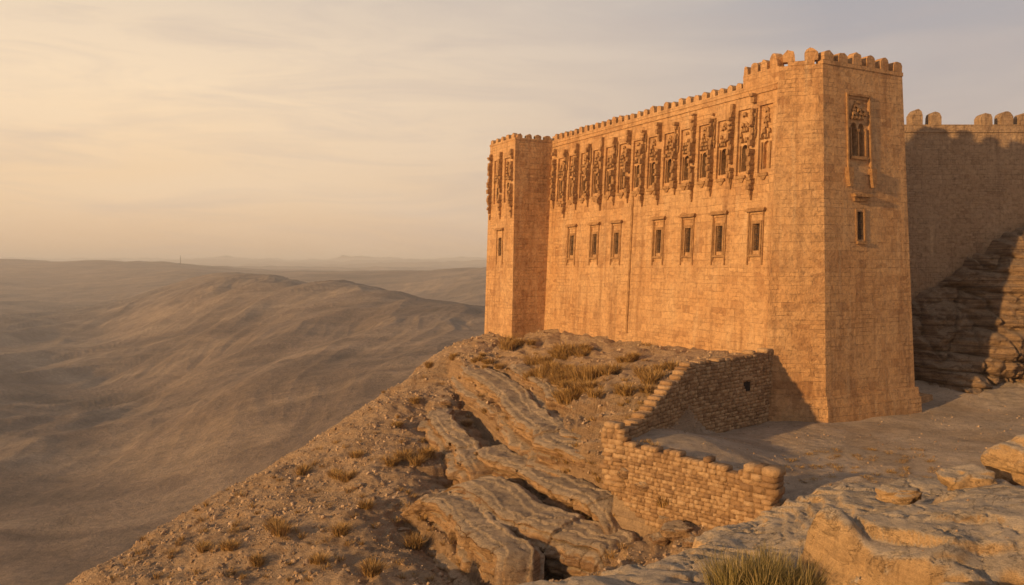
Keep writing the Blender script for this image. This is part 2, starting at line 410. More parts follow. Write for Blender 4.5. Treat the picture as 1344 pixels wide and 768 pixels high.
def grow(poly,g):
    out=[];n=len(poly)
    for i in range(n):
        p0,p1,p2=[np.array(poly[j%n]) for j in (i-1,i,i+1)]
        n1=(p1-p0)/np.linalg.norm(p1-p0); n2=(p2-p1)/np.linalg.norm(p2-p1); o1=np.array([n1[1],-n1[0]]);o2=np.array([n2[1],-n2[0]])
        m=o1+o2; m/=np.dot(m,o1); out.append(tuple(p1+m*g))
    return out
for g,za,zb in ((.24,-9.6,-7.5),(.13,-7.498,-6.95)):
    G=grow(BASE,g); G2=grow(BASE,g-.05)
    for i in range(5):
        P,L=prismP(i,G,G2,za,zb); tw.panel(P,0,L,za,zb,0,[],0)
    tw.poly([(*p,zb) for p in G2],G2,0)
tw.box(7.66,10.4,.8,4.5,-9.6,-7.75,0,taper=.15)
tw.build('corner_tower',[M_STONE,M_DARK],fort)
o_=lambda a,b_,c,d:orn.extr([(a,c),(b_,c),(b_,d),(a,d)],PF,-.10,.03)
o_(uc-1.08,uc-.96,5.45,9.45); o_(uc+.96,uc+1.08,5.45,9.45); o_(uc-1.08,uc+1.08,9.452,9.58)
PF2=lambda u,z,d:PF(u,z,d+.06)
orn.extr([(uc-.75,5.95),(uc+.75,5.95),(uc+.7,6.12),(uc-.7,6.12)],PF2,-.14,.03)
orn.extr([(uc-.06,6.16),(uc+.06,6.16),(uc+.06,7.5),(uc-.06,7.5)],PF2,-.06,.10)
orn.extr([(uc-.10,7.5),(uc+.10,7.5),(uc+.14,7.66),(uc-.14,7.66)],PF2,-.08,.10)
for s in (-.68,.68): orn.extr([(uc+s-.06,6.16),(uc+s+.06,6.16),(uc+s+.06,7.7),(uc+s-.06,7.7)],PF2,-.09,.03)
carve(orn,PF2,uc,8.15,9.25,.72,5)
for s in (-1.02,1.02):
    orn.extr([(uc+s-.1,4.4),(uc+s+.1,4.4),(uc+s+.2,4.85),(uc+s+.22,5.45),(uc+s-.22,5.45),(uc+s-.2,4.85)],PF,-.26,.03)
orn.extr([(uc-.72,3.85),(uc+.72,3.85),(uc+.82,4.02),(uc-.82,4.02)],PF,-.30,.03)
orn.extr([(uc-.6,3.62),(uc+.6,3.62),(uc+.66,3.848),(uc-.66,3.848)],PF,-.15,.03)
orn.extr([(uc-.42,1.24),(uc+.42,1.24),(uc+.38,1.4),(uc-.38,1.4)],PF,-.12,.03)
for s in (-.36,.36): orn.extr([(uc+s-.06,1.42),(uc+s+.06,1.42),(uc+s+.06,3.2),(uc+s-.06,3.2)],PF,-.05,.03)
grille(iron,PF,uc,2.27,.56,1.55)
lt=MB(); LZ0,LZ1=-9.5,10.2
LBASE=[(-5.2,31.7),(-5.2,26.5),(-.5,26.5),(-.5,31.7)]
LTOP=[(-4.75,31.2),(-4.75,26.6),(-.5,26.6),(-.5,31.2)]
lh=[dict(u0=a-.5,u1=a+.5,z0=5.25,z1=8.9,d=.15,sub=[dict(u0=a-.22,u1=a+.22,z0=5.5,z1=6.9,d=.5,arch=True)]) for a in (1.55,3.65)]
lh.append(dict(u0=2.3,u1=2.9,z0=.9,z1=2.4,d=.5))
for i in range(4):
    P,L=prismP(i,LBASE,LTOP,LZ0,LZ1); lt.panel(P,0,L,LZ0,LZ1,0,lh if i==0 else [],0)
lt.poly([(*p,LZ1) for p in LTOP],LTOP,0)
LS,_=prismP(0,LBASE,LTOP,LZ0,LZ1)
for f in range(4):
    P,L=prismP(f,LTOP,LTOP,LZ1,LZ1+1); n=5
    e0=0 if f%2==0 else .36; e1=L-(0 if f%2==0 else .36)
    lt.extr([(e0-.03,LZ1+.002),(e1+.03,LZ1+.002),(e1+.03,LZ1+.18),(e0-.03,LZ1+.18)],P,-.04,.35)
    for k in range(n): merlon(lt,P,.4+k*(L-.8)/(n-1),.5,LZ1+.17,.42,-.03,.33)
lt.build('far_tower',[M_STONE,M_DARK],fort)
for a in (.5,2.6,4.75): pendant(orn,LS,a,4.4,9.5,.28,.34)
for a in (1.55,3.65): carve(orn,lambda u,z,d:LS(u,z,d+.15),a,7.1,8.6,.4)
outerframe(orn,LS,2.6,.2,3.0,.62)
orn.build('carved_ornament',[M_CARVE],fort)
iron.build('window_grilles',[M_IRON],fort)

# ---------------- curtain wall right ----------------
cw=MB(); y0=55.2
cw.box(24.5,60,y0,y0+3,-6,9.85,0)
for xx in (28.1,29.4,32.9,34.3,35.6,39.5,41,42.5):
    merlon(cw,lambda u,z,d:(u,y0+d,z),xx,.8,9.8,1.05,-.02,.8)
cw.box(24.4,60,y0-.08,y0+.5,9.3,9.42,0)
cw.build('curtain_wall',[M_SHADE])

# ---------------- near hillside ----------------
ctrl=[(1000,470,43.5),(900,455,49.5),(800,440,57.3),(715,430,65),(672,443,63.9),(640,438,68.5),
(860,490,42),(770,480,49.5),(690,470,56.5),(620,458,62),(830,530,38),(760,530,42),(700,530,46),(650,510,51),(605,480,58.5),
(720,575,39.5),(800,610,35.5),(660,600,41),(600,525,53),(570,505,58),
(700,650,35),(800,700,31.5),(640,640,38),(560,580,46),(540,650,39),(600,720,32),(700,710,32),(850,725,29),(900,710,29),
(500,560,52),(440,590,51),(500,650,41),(400,650,45),(450,720,35),(350,700,40),(300,700,42),(200,740,40),(400,768,32),(550,768,28),
(590,470,62),(575,490,60.5),(510,530,57),(440,575,54),(350,630,50),(250,690,46),(120,768,41),(20,840,37)]
P2=[];Zc=[]
for c_ in ctrl:
    w=W(*c_); P2.append(w[:2]); Zc.append(w[2])
for (px,py,d) in [(590,470,62),(510,530,57),(440,575,54),(350,630,50),(250,690,46),(120,768,41),(20,840,37)]:
    w=W(px,py,d)
    for k,dz in ((12,-11),(45,-44),(90,-85)):
        P2.append((w[0]-.93*k,w[1]+.36*k)); Zc.append(w[2]+dz)
for p in [(-3,15,-9.5),(-8,15,-12),(-15,20,-16),(-3,5,-8),(-12,0,-15),(-40,10,-42),(-80,20,-80),(5,20,-9),(5,8,-8),(10,15,-8.5),(15,22,-8.8),(30,25,-8.8),(45,30,-8),(45,50,-6),(20,43,-8),(30,70,-4),(5,80,-8),(-12,91,-22),(-30,120,-60),(20,110,-16),(50,110,-10),(10,140,-45),(60,140,-30),(60,60,0)]:
    P2.append(p[:2]); Zc.append(p[2])
tps=tps_fit(P2,Zc,.5)
LEDGES=[('strata_main',[(583,462,62.5),(598,478,59),(635,512,51),(680,556,43.5),(720,585,39),(785,612,35.8),(832,638,33.4),(885,668,30.8)],1.9,2.4,1,.5,6),
('strata_mid',[(600,572,46),(640,603,42),(700,636,37),(760,662,34),(835,700,31)],1.2,2.2,2,.4,4),
('strata_low',[(520,632,40.5),(560,662,37),(600,695,33.8),(640,730,31),(665,768,28.5)],1.1,2.0,3,.35,4),
('strata_upper',[(640,468,58),(700,503,49.5),(760,545,42.5),(805,562,39)],.8,1.6,4,.3,3),
('strata_shelf',[(560,612,42.5),(622,650,37),(680,684,33.6),(760,716,31.2),(830,735,29.2)],.9,2.6,5,.35,3),
('strata_outer',[(560,520,56.5),(575,560,49.5),(600,596,44.6),(630,622,41)],1.0,1.8,6,.35,4),
('strata_step',[(640,500,54.5),(690,540,46.5),(730,566,41.5),(790,590,37.6)],.7,1.5,8,.3,3)]
LW=[([W(*p) for p in L[1]],L[2]) for L in LEDGES]
COURT=[(4.2,33.0),(8.9,28.2),(9.6,27.4),(10.5,25.5),(12,20),(60,18),(60,56),(24,56),(22,47),(14.3,43.9),(12.0,42.0),(9.3,39.3),(8.2,37.8),(6.2,35.6),(4.7,33.9)]
def Hnear(x,y,full=False):
    x=np.asarray(x,float); y=np.asarray(y,float)
    b=tps(x,y)
    near=(x>-25)&(x<16)&(y>18)&(y<75)
    for pts,H in LW:
        d,t=linedist(pts,x,y)
        e=sstep(0,.12,t)*sstep(1,.9,t)
        b=b-H*.95*sstep(-.35,.25,d)*np.exp(-np.maximum(d,0)/3.2)*e*near
    m=sstep(-9,-3,x)*sstep(70,62,y)*sstep(15,20,y)
    n=fbm(x*.13,y*.13,4)
    st=.42; k=(b+n*1.1)/st; fl=np.floor(k); f=k-fl
    t=(fl+.10*f+.90*sstep(.74,.98,f))*st-n*1.1
    h=b+(t-b)*m*.95
    left=sstep(0,-8,x)
    h=h+fbm(x*.35+4,y*.35,5)*.22*(1+.03*np.maximum(0,-x))+ridged(x*.05+y*.04,y*.13-x*.02+3,4)*.55*left
    h=h+fbm(x*1.7,y*1.7,4)*(.08+.06*left)+.06*left*ridged(x*1.1+3,y*1.1,3)
    zc=-8.35+1.15*sstep(9,2,np.hypot(x-4.5,y-33.5))+.12*fbm(x*.3,y*.3,4)+.03*fbm(x*2,y*2,3)
    mound=.55*np.exp(-((x-13.2)**2/6+(y-29)**2/4))+.9*sstep(46,52,y)*sstep(22,27,x)
    zc=zc+mound*(1+.3*fbm(x,y,3))
    d=polydist(COURT,x,y)
    c=sstep(.25,-.25,d)
    r=h*(1-c)+zc*c
    return (r,c) if full else r
def axis(segs):
    return np.concatenate([np.arange(a,b,s) for a,b,s in segs])
xs=axis([(-150,-60,2.5),(-60,-26,.6),(-26,16,.10),(16,60,.3)])
ys=axis([(-6,20,.8),(20,68,.11),(68,100,.6),(100,180,3)])
X,Y=np.meshgrid(xs,ys)
Z,C=Hnear(X,Y,True)
sand=np.clip(C*(.8+.8*fbm(X*.25,Y*.25,4)),0,1)
obj_from('hillside_terrain',np.stack([X,Y,Z],-1).reshape(-1,3),grid_faces(len(xs),len(ys)),[M_HILL],True,tint=sand.ravel(),attr='sand')
def hit(px,py,dmin=15,dmax=90):
    d=np.arange(dmin,dmax,.1); x=(px-672)/F*d; z=-(py-HY)/F*d
    h=Hnear(x,d); i=np.argmax(z<h)
    return (x[i],d[i],h[i])

# ---------------- strata ledges ----------------
def catmull(pts,n):
    pts=np.array(pts,float); out=[]
    t=np.linspace(0,len(pts)-1,n)
    P=np.vstack([2*pts[0]-pts[1],pts,2*pts[-1]-pts[-2]])
    for v in t:
        i=min(int(v),len(pts)-2); f=v-i; a,b,c,d=P[i],P[i+1],P[i+2],P[i+3]
        out.append(.5*((2*b)+(-a+c)*f+(2*a-5*b+4*c-d)*f*f+(-a+3*b-3*c+d)*f**3))
    return np.array(out)
def ledge(name,path,height,depth=1.6,seed=0,bulge=.35,layers=3,parent=None):
    pts=[W(*p) for p in path]; L=sum(math.dist(a,b) for a,b in zip(pts,pts[1:]))
    n=int(L/.06); C=catmull(pts,n)
    T=np.gradient(C[:,:2],axis=0); T/=np.linalg.norm(T,axis=1)[:,None]
    Nn=np.stack([T[:,1],-T[:,0]],1)
    s=np.linspace(0,L,n)
    rows=[];K=104;prof=[]
    for k in range(K):
        a=k/(K-1)
        if a<.35: prof.append((-depth*(1-a/.35),0.0,0))
        else: prof.append((0,(a-.35)/.65,1))
    sc=s/2.0+1.5*perlin(s*.3+seed,s*0+3.3); seg=np.floor(sc); fseg=sc-seg
    rnd=lambda q,k:(np.sin(q*91.7+seed*7+k*13.3)*43758.5)%1
    joint=np.exp(-(np.minimum(fseg,1-fseg)/.024)**2)
    edge=perlin(s*.35+seed,s*0+.5)*1.3+perlin(s*1.3,s*0+seed+.2)*.40+(rnd(seg,4)-.5)*.30
    endt=sstep(0,3.0,np.minimum(s,L-s))
    zt=C[:,2]+.12+(rnd(seg,0)-.5)*.18
    for (o,v,side) in prof:
        if not side:
            off=o+edge*.6
            wx=(C[:,0]+Nn[:,0]*o); wy=(C[:,1]+Nn[:,1]*o)
            step=.075*np.floor((-o+.6*perlin(s*.4+seed,s*0+o))/.6)
            z=zt+fbm(wx*.8,wy*.8+seed,5)*.13+np.clip(step,0,.35)-.11*np.exp(-((o)/.14)**2)-joint*.13*np.exp(-((o)/.9)**2)
            z=z-.45*sstep(.75,1.0,-o/depth)
        else:
            li=v*layers+.35*perlin(s*.2+seed,s*0+9.1); q=np.floor(li); fr=li-q
            bul=np.clip(1-np.abs(2*fr-1)**4,0,1)**.5
            lo=rnd(q,5); bo=rnd(seg+q*7,1)
            off=edge*.6+bulge*(bul-1)*.9+(lo-.55)*.9*min(1,v*4)-.40*(bo-.5)*min(1,v*5)+fbm(s*.85,s*0+v*3.5*height+seed,5,.48)*.27
            off=off-.06*np.abs(perlin(s*.12+seed,s*0+v*height*6.5))*2
            off=off+v*.15-joint*.24
            z=zt-.12-v*(height+1.1)
        z=z-(1-endt)*1.5
        rows.append(np.stack([C[:,0]+Nn[:,0]*off,C[:,1]+Nn[:,1]*off,z],1))
    V=np.array(rows)
    return obj_from(name,V.reshape(-1,3),grid_faces(n,K),[M_ROCK],True,parent)
strata=bpy.data.objects.new('rock_strata',None); scene.collection.objects.link(strata)
for L in LEDGES: ledge(*L,strata)

def outcrop():
    xs=np.arange(22.5,50,.09); K=150; rows=[]
    top=np.interp(xs,[22,26.5,28,29.5,31,32.5,34,36,50],[-5,-3.6,-2.2,-1.6,.0,.6,1.9,2.6,5])+perlin(xs*.6,xs*0)*1.0+perlin(xs*1.7,xs*0+4)*.4
    for k in range(K):
        v=k/(K-1)
        z=-9.4+v*(top+9.4)
        zz=z+.12*(xs-30)+1.5*perlin(xs*.16,z*.12)
        li=zz/2.1+.55*np.sin(zz*.9)
        q=np.floor(li); fr=li-q
        bul=np.clip(1-np.abs(2*fr-1)**4,0,1)**.5
        lo=(np.sin(q*12.9+3)*43758.5)%1
        y=51.0+3.6*v**2.2-.55*bul-1.0*lo*(1-v)+perlin(xs*.28,z*.32)*2.6*(1-.4*v)+fbm(xs*.9,z*1.1,5)*.7
        cr=np.exp(-(perlin(xs*.55+3,z*.25)/.03)**2); y=y+.45*cr
        y=y+np.clip(27.5-xs,0,5)*.9
        rows.append(np.stack([xs,y,z],1))
    rows.append(np.stack([xs,rows[-1][:,1]+1.2,top+.3+perlin(xs,xs*0)*.3],1)); rows.append(np.stack([xs,xs*0+57,top+.6],1))
    V=np.array(rows); obj_from('rock_outcrop',V.reshape(-1,3),grid_faces(len(xs),len(rows)),[M_OUT],True)
outcrop()

# ---------------- rubble walls ----------------
def rubble_wall(name,path,th=.5,sw=.36,sh=.2,smooth_top=.12,hole=None):
    pts=np.array(path,float); seg=np.linalg.norm(np.diff(pts[:,:2],axis=0),axis=1); cum=np.concatenate([[0],np.cumsum(seg)]); L=cum[-1]
    pos=[];M=[];T=[]
    z=pts[:,3].min(); row=0
    while z<pts[:,2].max()+.3:
        h=sh*(.7+.55*R()); s=-.2*R()
        while s<L:
            w=sw*(.5+1.0*R()); sc=min(max(s+w/2,0),L)
            zt=np.interp(sc,cum,pts[:,2])+smooth_top*(mnoise.noise(Vector((sc*1.2,0,row*.01)))); zb=np.interp(sc,cum,pts[:,3])
            inh=hole and hole[0]<sc<hole[1] and hole[2]<z+h/2<hole[3]
            if z+h*.6<zt and z+h>zb and not inh:
                x=np.interp(sc,cum,pts[:,0]); y=np.interp(sc,cum,pts[:,1]); i=min(np.searchsorted(cum,sc,'right')-1,len(seg)-1)
                a=math.atan2(pts[i+1,1]-pts[i,1],pts[i+1,0]-pts[i,0])
                j=lambda k:(R()-.5)*k
                pos.append((x+j(.06),y+j(.06),z+h/2+j(.02))); M.append(rotz(a+j(.08))@np.diag([w*1.03,th*(.95+.12*R()),h*1.03])); T.append(min(1,max(0,.5+j(1.0))))
            s+=w
        z+=h; row+=1
    o=instance_mesh(name,STV,STF,pos,M,T,M_RUBBLE,.035,True)
    V=[];Fc=[]; n=60
    for k in range(n):
        sc=L*k/(n-1)*.985+.0075*L; x=np.interp(sc,cum,pts[:,0]); y=np.interp(sc,cum,pts[:,1]); i=min(np.searchsorted(cum,sc,'right')-1,len(seg)-1)
        dx,dy=pts[i+1,0]-pts[i,0],pts[i+1,1]-pts[i,1]; l=math.hypot(dx,dy); nx,ny=-dy/l*(th/2-.035),dx/l*(th/2-.035)
        zt=np.interp(sc,cum,pts[:,2])-.2; zb=np.interp(sc,cum,pts[:,3])
        V+=[(x-nx,y-ny,zb),(x-nx,y-ny,zt),(x+nx,y+ny,zt),(x+nx,y+ny,zb)]
        if k:
            b=4*(k-1)
            for q in range(3): Fc.append((b+q,b+q+1,b+q+5,b+q+4))
    Fc+= [(0,1,2,3),(4*n-4,4*n-3,4*n-2,4*n-1)]
    obj_from('mortar_core',V,Fc,[M_RUBBLE],False,o,tint=[.2]*len(V))
    if hole:
        sc=(hole[0]+hole[1])/2; x=np.interp(sc,cum,pts[:,0]); y=np.interp(sc,cum,pts[:,1]); i=min(np.searchsorted(cum,sc,'right')-1,len(seg)-1)
        a=math.atan2(pts[i+1,1]-pts[i,1],pts[i+1,0]-pts[i,0]); Rm=rotz(a); hw=(hole[1]-hole[0])/2
        mb=MB(); mb.box(-hw-.03,hw+.03,-th/2+.02,th/2-.02,hole[2]-.02,hole[3]+.02,0)
        vv=[tuple(Rm@np.array(v)+np.array([x,y,0])) for v in mb.v]; obj_from('dark_opening_box',vv,mb.f,[M_DARK],False,o)  # solid near-black box painted as the shade of a hole
        mb=MB(); mb.box(-hw-.22,hw+.22,-th/2-.04,th/2+.04,hole[3]+.03,hole[3]+.19,0)
        vv=[tuple(Rm@np.array(v)+np.array([x,y,0])) for v in mb.v]; obj_from('lintel',vv,mb.f,[M_RUBBLE],False,o,tint=[.8]*len(vv))
    return o
rubble_wall('low_stone_wall',[(4.3,32.9,-6.95,-9.3),(5.8,31.3,-7.15,-10.2),(7.6,29.5,-7.25,-10.0),(8.7,28.3,-7.3,-9.4)],.5,.26,.15,.35)
rubble_wall('stone_pier',[(8.45,28.3,-7.02,-9.2),(9.1,27.65,-7.02,-9.2)],.72,.42,.22,0)
rubble_wall('stone_pier',[(3.95,33.0,-6.5,-9.2),(4.5,32.6,-6.5,-9.2)],.5,.4,.2,0)
up=[(1008,458,43.6,-8.9),(985,462,42.4,-8.9),(950,470,40.8,-8.8),(915,473,39.4,-8.7),(897,479,38.5,-8.7),(880,500,37.3,-8.4),(850,532,35.5,-8.2),(822,560,33.6,-8)]
rubble_wall('terrace_retaining_wall',[(*W(a,b_,d)[:2],W(a,b_,d)[2],zb) for a,b_,d,zb in up],.6,.32,.17,.2,hole=(2.3,2.8,-6.5,-5.95))

# ---------------- boulders ----------------
def boulder(name,loc,size,seed,mat):
    import bmesh
    bm=bmesh.new(); bmesh.ops.create_icosphere(bm,subdivisions=5,radius=1)
    for v in bm.verts:
        p=v.co.copy(); q=p*1.1+Vector((seed*3.1,seed,0))
        cell=mnoise.noise(q)*.35+mnoise.noise(q*2.3)*.14+mnoise.noise(q*6)*.05+mnoise.noise(q*14)*.02
        p=Vector((math.copysign(abs(p.x)**.75,p.x),math.copysign(abs(p.y)**.75,p.y),math.copysign(abs(p.z)**.8,p.z)))
        v.co=Vector((p.x*size[0],p.y*size[1],p.z*size[2]))*(.85+cell)
    me=bpy.data.meshes.new(name); bm.to_mesh(me); bm.free(); me.materials.append(mat)
    for p in me.polygons: p.use_smooth=True
    o=bpy.data.objects.new(name,me); o.location=loc; scene.collection.objects.link(o); return o
boulder('boulder',(5.95,10.35,-2.80),(.40,.3,.20),1,M_FORE)
boulder('boulder',(6.95,10.6,-2.62),(.66,.45,.42),2,M_FORE)
boulder('boulder',(5.1,10.5,-3.0),(.30,.22,.12),3,M_FORE)
for i,(px,py,r) in enumerate([(890,700,.55),(868,712,.38),(826,640,.5),(912,715,.35),(640,660,.4),(585,530,.4),(850,655,.45),(875,690,.3),(800,690,.35),(530,700,.3),(470,640,.3)]):
    h=hit(px,py); boulder('boulder',(h[0],h[1],h[2]+r*.15),(r*1.2,r,r*.62),10+i,M_ROCK)

# ---------------- foreground rock ----------------
FP=[(-.9,8.3),(-.3,9.1),(.5,9.6),(1.5,10.1),(2.4,10.9),(3.0,11.8),(3.9,12.3),(5.5,12.7),(8,13),(14,13),(22,13),(22,-4),(-2,-4),(-1.5,5),(-1.2,7.3)]
BP=[(3.50,9.30),(3.62,8.75),(3.95,8.3),(4.10,7.95),(4.45,7.7),(4.9,7.75),(5.4,7.5),(7,7.2),(12,7),(12,11.0),(7,10.8),(5.6,10.2),(4.9,9.9),(4.2,9.7),(3.8,9.6)]
CP=[(4.0,7.6),(4.6,7.35),(5.2,7.2),(6.2,7.0),(12,6.8),(12,2),(3.6,3),(3.5,5.5),(3.8,7.0)]
xs2=np.arange(-4,14,.032); ys2=np.arange(3.2,15.5,.032)
def Hfore(x,y):
    wob=fbm(x*.8,y*.8,5)*.30
    d=polydist(FP,x,y)+wob
    top=-3.62+.42*sstep(3.3,5.2,x)+.10*fbm(x*.5,y*.5,3)-.05*(y-9)
    n=fbm(x*.35+y*.2,y*.6,4)
    k=(top+n*.25)/.09; fl=np.floor(k); f=k-fl; top=(fl+sstep(.6,.95,f))*.09-n*.25
    h=top-np.where(d>0,1.9*np.maximum(d,0)**.8,0)-.12*np.exp(-np.minimum(d,0)**2/.02)
    h=h-sstep(.3,1.0,d)*1.5
    db=polydist(BP,x,y)+fbm(x*.9+7,y*.9,6,.55)*.26+.10*np.abs(perlin(x*2.2,y*2.2))
    tb=-2.74+.03*(x-4)-.05*(y-8.5)+.08*fbm(x*.7,y*.7,4)+.02*fbm(x*3,y*3,4)
    steps=.16*sstep(-.45,-.35,db)+.10*sstep(-.9,-.8,db+.2*perlin(x*1.5,y*1.5))
    steps=steps*sstep(-.3,.3,fbm(x*.6+11,y*.6,3)+.15)
    hb=np.where(db<0,tb-steps-.12*np.exp(-(np.abs(db)/.10)**1.2),tb-steps-.12-np.maximum(db,0)*4.2)
    dc=polydist(CP,x,y)+fbm(x*1.1+2,y*1.1,5)*.2
    hc=np.where(dc<0,-2.93+.03*fbm(x,y,4)-.1*np.exp(-(np.abs(dc)/.1)**1.2),-3.03-np.maximum(dc,0)*4)
    h=np.maximum(h,np.maximum(hb,hc))
    h=h+.02*fbm(x*4,y*4,4)+.008*fbm(x*14,y*14,3)
    cr=np.abs(perlin(x*.9+3+.3*fbm(x*2,y*2,3),y*.5+1)); h=h-.05*np.exp(-(cr/.012)**2)
    cr=np.abs(perlin(x*.5+9+.4*fbm(x*1.5,y*1.5,4),y*1.3+1)); h=h-.04*np.exp(-(cr/.012)**2)
    h=h-.05*sstep(.35,.6,fbm(x*2.5+5,y*2.5,3))
    return h
X,Y=np.meshgrid(xs2,ys2); Z=Hfore(X,Y)
obj_from('foreground_rock',np.stack([X,Y,Z],-1).reshape(-1,3),grid_faces(len(xs2),len(ys2)),[M_FORE],True)

# ---------------- scree ----------------
n=50000
x=rng.uniform(-26,13,n); y=24+44*rng.random(n)**1.3
dens=fbm(x*.2,y*.2,3)+.32*sstep(-3,-10,x); keep=(dens+rng.uniform(-.4,.4,n)>0.06); x=x[keep];y=y[keep]
lx=(x-CX)*.886+(y-CY)*.463; ly=-(x-CX)*.463+(y-CY)*.886
keep=~((lx>-2.7)&(ly>-.5)) & (polydist(COURT,x,y)>-.3); x=x[keep];y=y[keep]
z=Hnear(x,y); sz=.03+.05*rng.random(len(x))**2+.18*rng.random(len(x))**10
M=[rrot()@np.diag([s*1.4,s,s*.8]) for s in sz]
instance_mesh('scree_gravel',STV2,STF,np.stack([x,y,z],1),M,rng.random(len(x)),M_SCREE,.15,False)
n=3000
x=rng.uniform(6,30,n); y=rng.uniform(24,50,n); keep=(polydist(COURT,x,y)<-.4)&(fbm(x*.4,y*.4,3)>-.1); x=x[keep];y=y[keep]; z=Hnear(x,y)
lx=(x-CX)*.886+(y-CY)*.463; ly=-(x-CX)*.463+(y-CY)*.886; k2=~((lx>-2.8)&(lx<10.5)&(ly>-.4)); x,y,z=x[k2],y[k2],z[k2]
sz=.025+.08*rng.random(len(x))**5
instance_mesh('courtyard_pebbles',STV2,STF,np.stack([x,y,z],1),[rrot()@np.diag([s*1.4,s,s*.8]) for s in sz],rng.random(len(x)),M_SCREE,.12,False)
n=700
x=rng.uniform(0,9,n); y=rng.uniform(6.5,12,n); z=Hfore(x,y); k2=z>-4.2; x,y,z=x[k2],y[k2],z[k2]; sz=.006+.025*rng.random(len(x))**4
instance_mesh('foreground_pebbles',STV2,STF,np.stack([x,y,z],1),[rrot()@np.diag([s*1.4,s,s*.8]) for s in sz],rng.random(len(x)),M_SCREE,.12,False)

# ---------------- vegetation ----------------
def blades(name,clumps,mat):
    V=[];F3=[];T=[];base=0
    for (cx,cy,cz,rad,ht,nb,wd) in clumps:
        a=rng.uniform(0,2*np.pi,nb); rr=rad*rng.random(nb)**.7*.5
        bx=cx+np.cos(a)*rr; by=cy+np.sin(a)*rr
        lean=rng.uniform(.1,1.0,nb)*(rad/ht*1.1); L=ht*rng.uniform(.45,1.05,nb)
        a2=a+rng.normal(0,.5,nb); wdir=a2+np.pi/2+rng.normal(0,.6,nb); w=wd*rng.uniform(.6,1.3,nb)
        p=[]
        for t,ww in ((0,1),(.45,.9),(.8,.6),(1.0,.12)):
            off=lean*L*t**1.6
            px_=bx+np.cos(a2)*off; py_=by+np.sin(a2)*off; pz=cz-.04+L*(t-.18*t*t*lean)
            p.append(np.stack([px_-np.cos(wdir)*w*ww,py_-np.sin(wdir)*w*ww,pz],1)); p.append(np.stack([px_+np.cos(wdir)*w*ww,py_+np.sin(wdir)*w*ww,pz],1))
        A=np.stack(p,1)
        V.append(A.reshape(-1,3)); T.append(np.repeat(rng.random(nb),8)*np.tile([.5,.5,.8,.8,1,1,1,1],nb))
        idx=(base+np.arange(nb)*8)[:,None]
        for k in (0,2,4): F3.append(idx+np.array([[k,k+1,k+3,k+2]]))
        base+=nb*8
    return obj_from(name,np.concatenate(V),np.concatenate(F3),[mat],False,tint=np.concatenate(T))
cl=[]
for px,py,r in [(676,455,1.4),(712,478,1.3),(730,470,1.3),(748,463,1.2),(722,492,1.4),(742,503,1.5),(765,500,1.4),(785,492,1.3),(800,488,1.0),(745,522,1.4),(760,518,1.2),(735,528,1.0),(822,516,1.1),(850,497,1.0),(735,485,1.1),(700,495,1.0),(690,452,.8),(760,462,1.0),(845,545,.8),(820,470,.8),(780,515,1.1),(860,520,.8),(650,480,.8),(870,485,.8),(625,470,.7)]:
    for q in range(4):
        h=hit(px+random.uniform(-14,14),py+random.uniform(-4,7)); k=.6+.6*R(); cl.append((*h,r*.7*k,r*.6*k,230,.014))
for px,py,r in [(370,700,1.0),(360,692,.8),(445,702,.9),(540,718,1.0),(490,752,.9),(452,632,.9),(440,626,.8),(530,603,1.1),(545,608,1.0),(560,600,1.0),(515,610,.9),(610,560,.7),(770,690,.9),(785,688,.8),(875,668,.8),(400,620,.8),(640,545,.7),(300,718,.7),(470,600,.7),(270,722,.7),(740,600,.6),(650,520,.7),(560,480,.7),(600,470,.7),(690,520,.8),(830,560,.8),(520,560,.7),(545,530,.7),(480,668,.7),(700,610,.6),(655,630,.6),(420,740,.7),(590,650,.7),(340,740,.6)]:
    for q in range(2):
        h=hit(px+random.uniform(-5,5),py+random.uniform(-2,3)); cl.append((*h,r*.7,r*.65,200,.012))
for i in range(380):
    h=hit(random.uniform(150,860),random.uniform(450,765))
    if h[1]<89 and h[2]>-30: cl.append((*h,.2+.3*R(),.14+.22*R(),60,.01))
blades('dry_shrubs',cl,M_SHRUB)
cl=[]
for i in range(20):
    x0=2.85+random.uniform(-.45,.48); y0_=9.05+random.uniform(-.3,.3); z0=float(Hfore(np.array([x0]),np.array([y0_]))[0])
    cl.append((x0,y0_,z0,.30,.50,150,.0035))
blades('dry_grass_tuft',cl,M_GRASS)
cl=[]
for i in range(70):
    h=hit(random.uniform(1030,1230),random.uniform(590,640),18,50); cl.append((*h,.3,.14,70,.008))
blades('courtyard_scrub',cl,M_SHRUB)

# ---------------- far valley ----------------
fc=[(-300,900,170),(0,900,160),(300,900,150),(700,1000,140),(-300,768,235),(0,768,232),(120,768,228),(0,600,380),(0,500,590),(0,430,950),(0,392,1500),(0,362,2200),(0,345,2700),(-400,600,380),(-400,430,950),(-400,345,2700),
(200,650,320),(200,540,500),(150,450,850),(150,400,1400),(130,346,2600),(230,350,2400),(272,362,1900),(200,385,1500),
(350,365,1150),(300,361,1350),(430,374,950),(520,392,780),(600,408,660),(680,425,560),
(300,440,650),(400,440,600),(480,450,520),(550,470,430),(300,520,430),(400,540,370),(500,540,340),(580,540,310),(400,640,280),(300,660,290),
(430,408,1300),(520,420,1100),(640,434,950),(430,365,1800),(520,366,1750),(640,368,1500),(330,361,2200),(300,375,1750),
(450,362,2600),(640,362,2500),(0,352,3600),(200,352,3600),(400,353,4800),(640,352,4800),(300,350,6000),(700,350,6000),(-400,352,5000),(900,380,1200),(1400,380,1200),(1400,355,4000),(900,500,400),(1400,500,400),(1000,900,150),(1700,900,150),(1000,352,5000),(2000,352,5000)]
for px in (-400,0,300,500,700,1000,1700): fc.append((px,351,9000)); fc.append((px,350,13000))
Pf=[((p[0]-672)/F*1.8,math.log(p[2])) for p in fc]
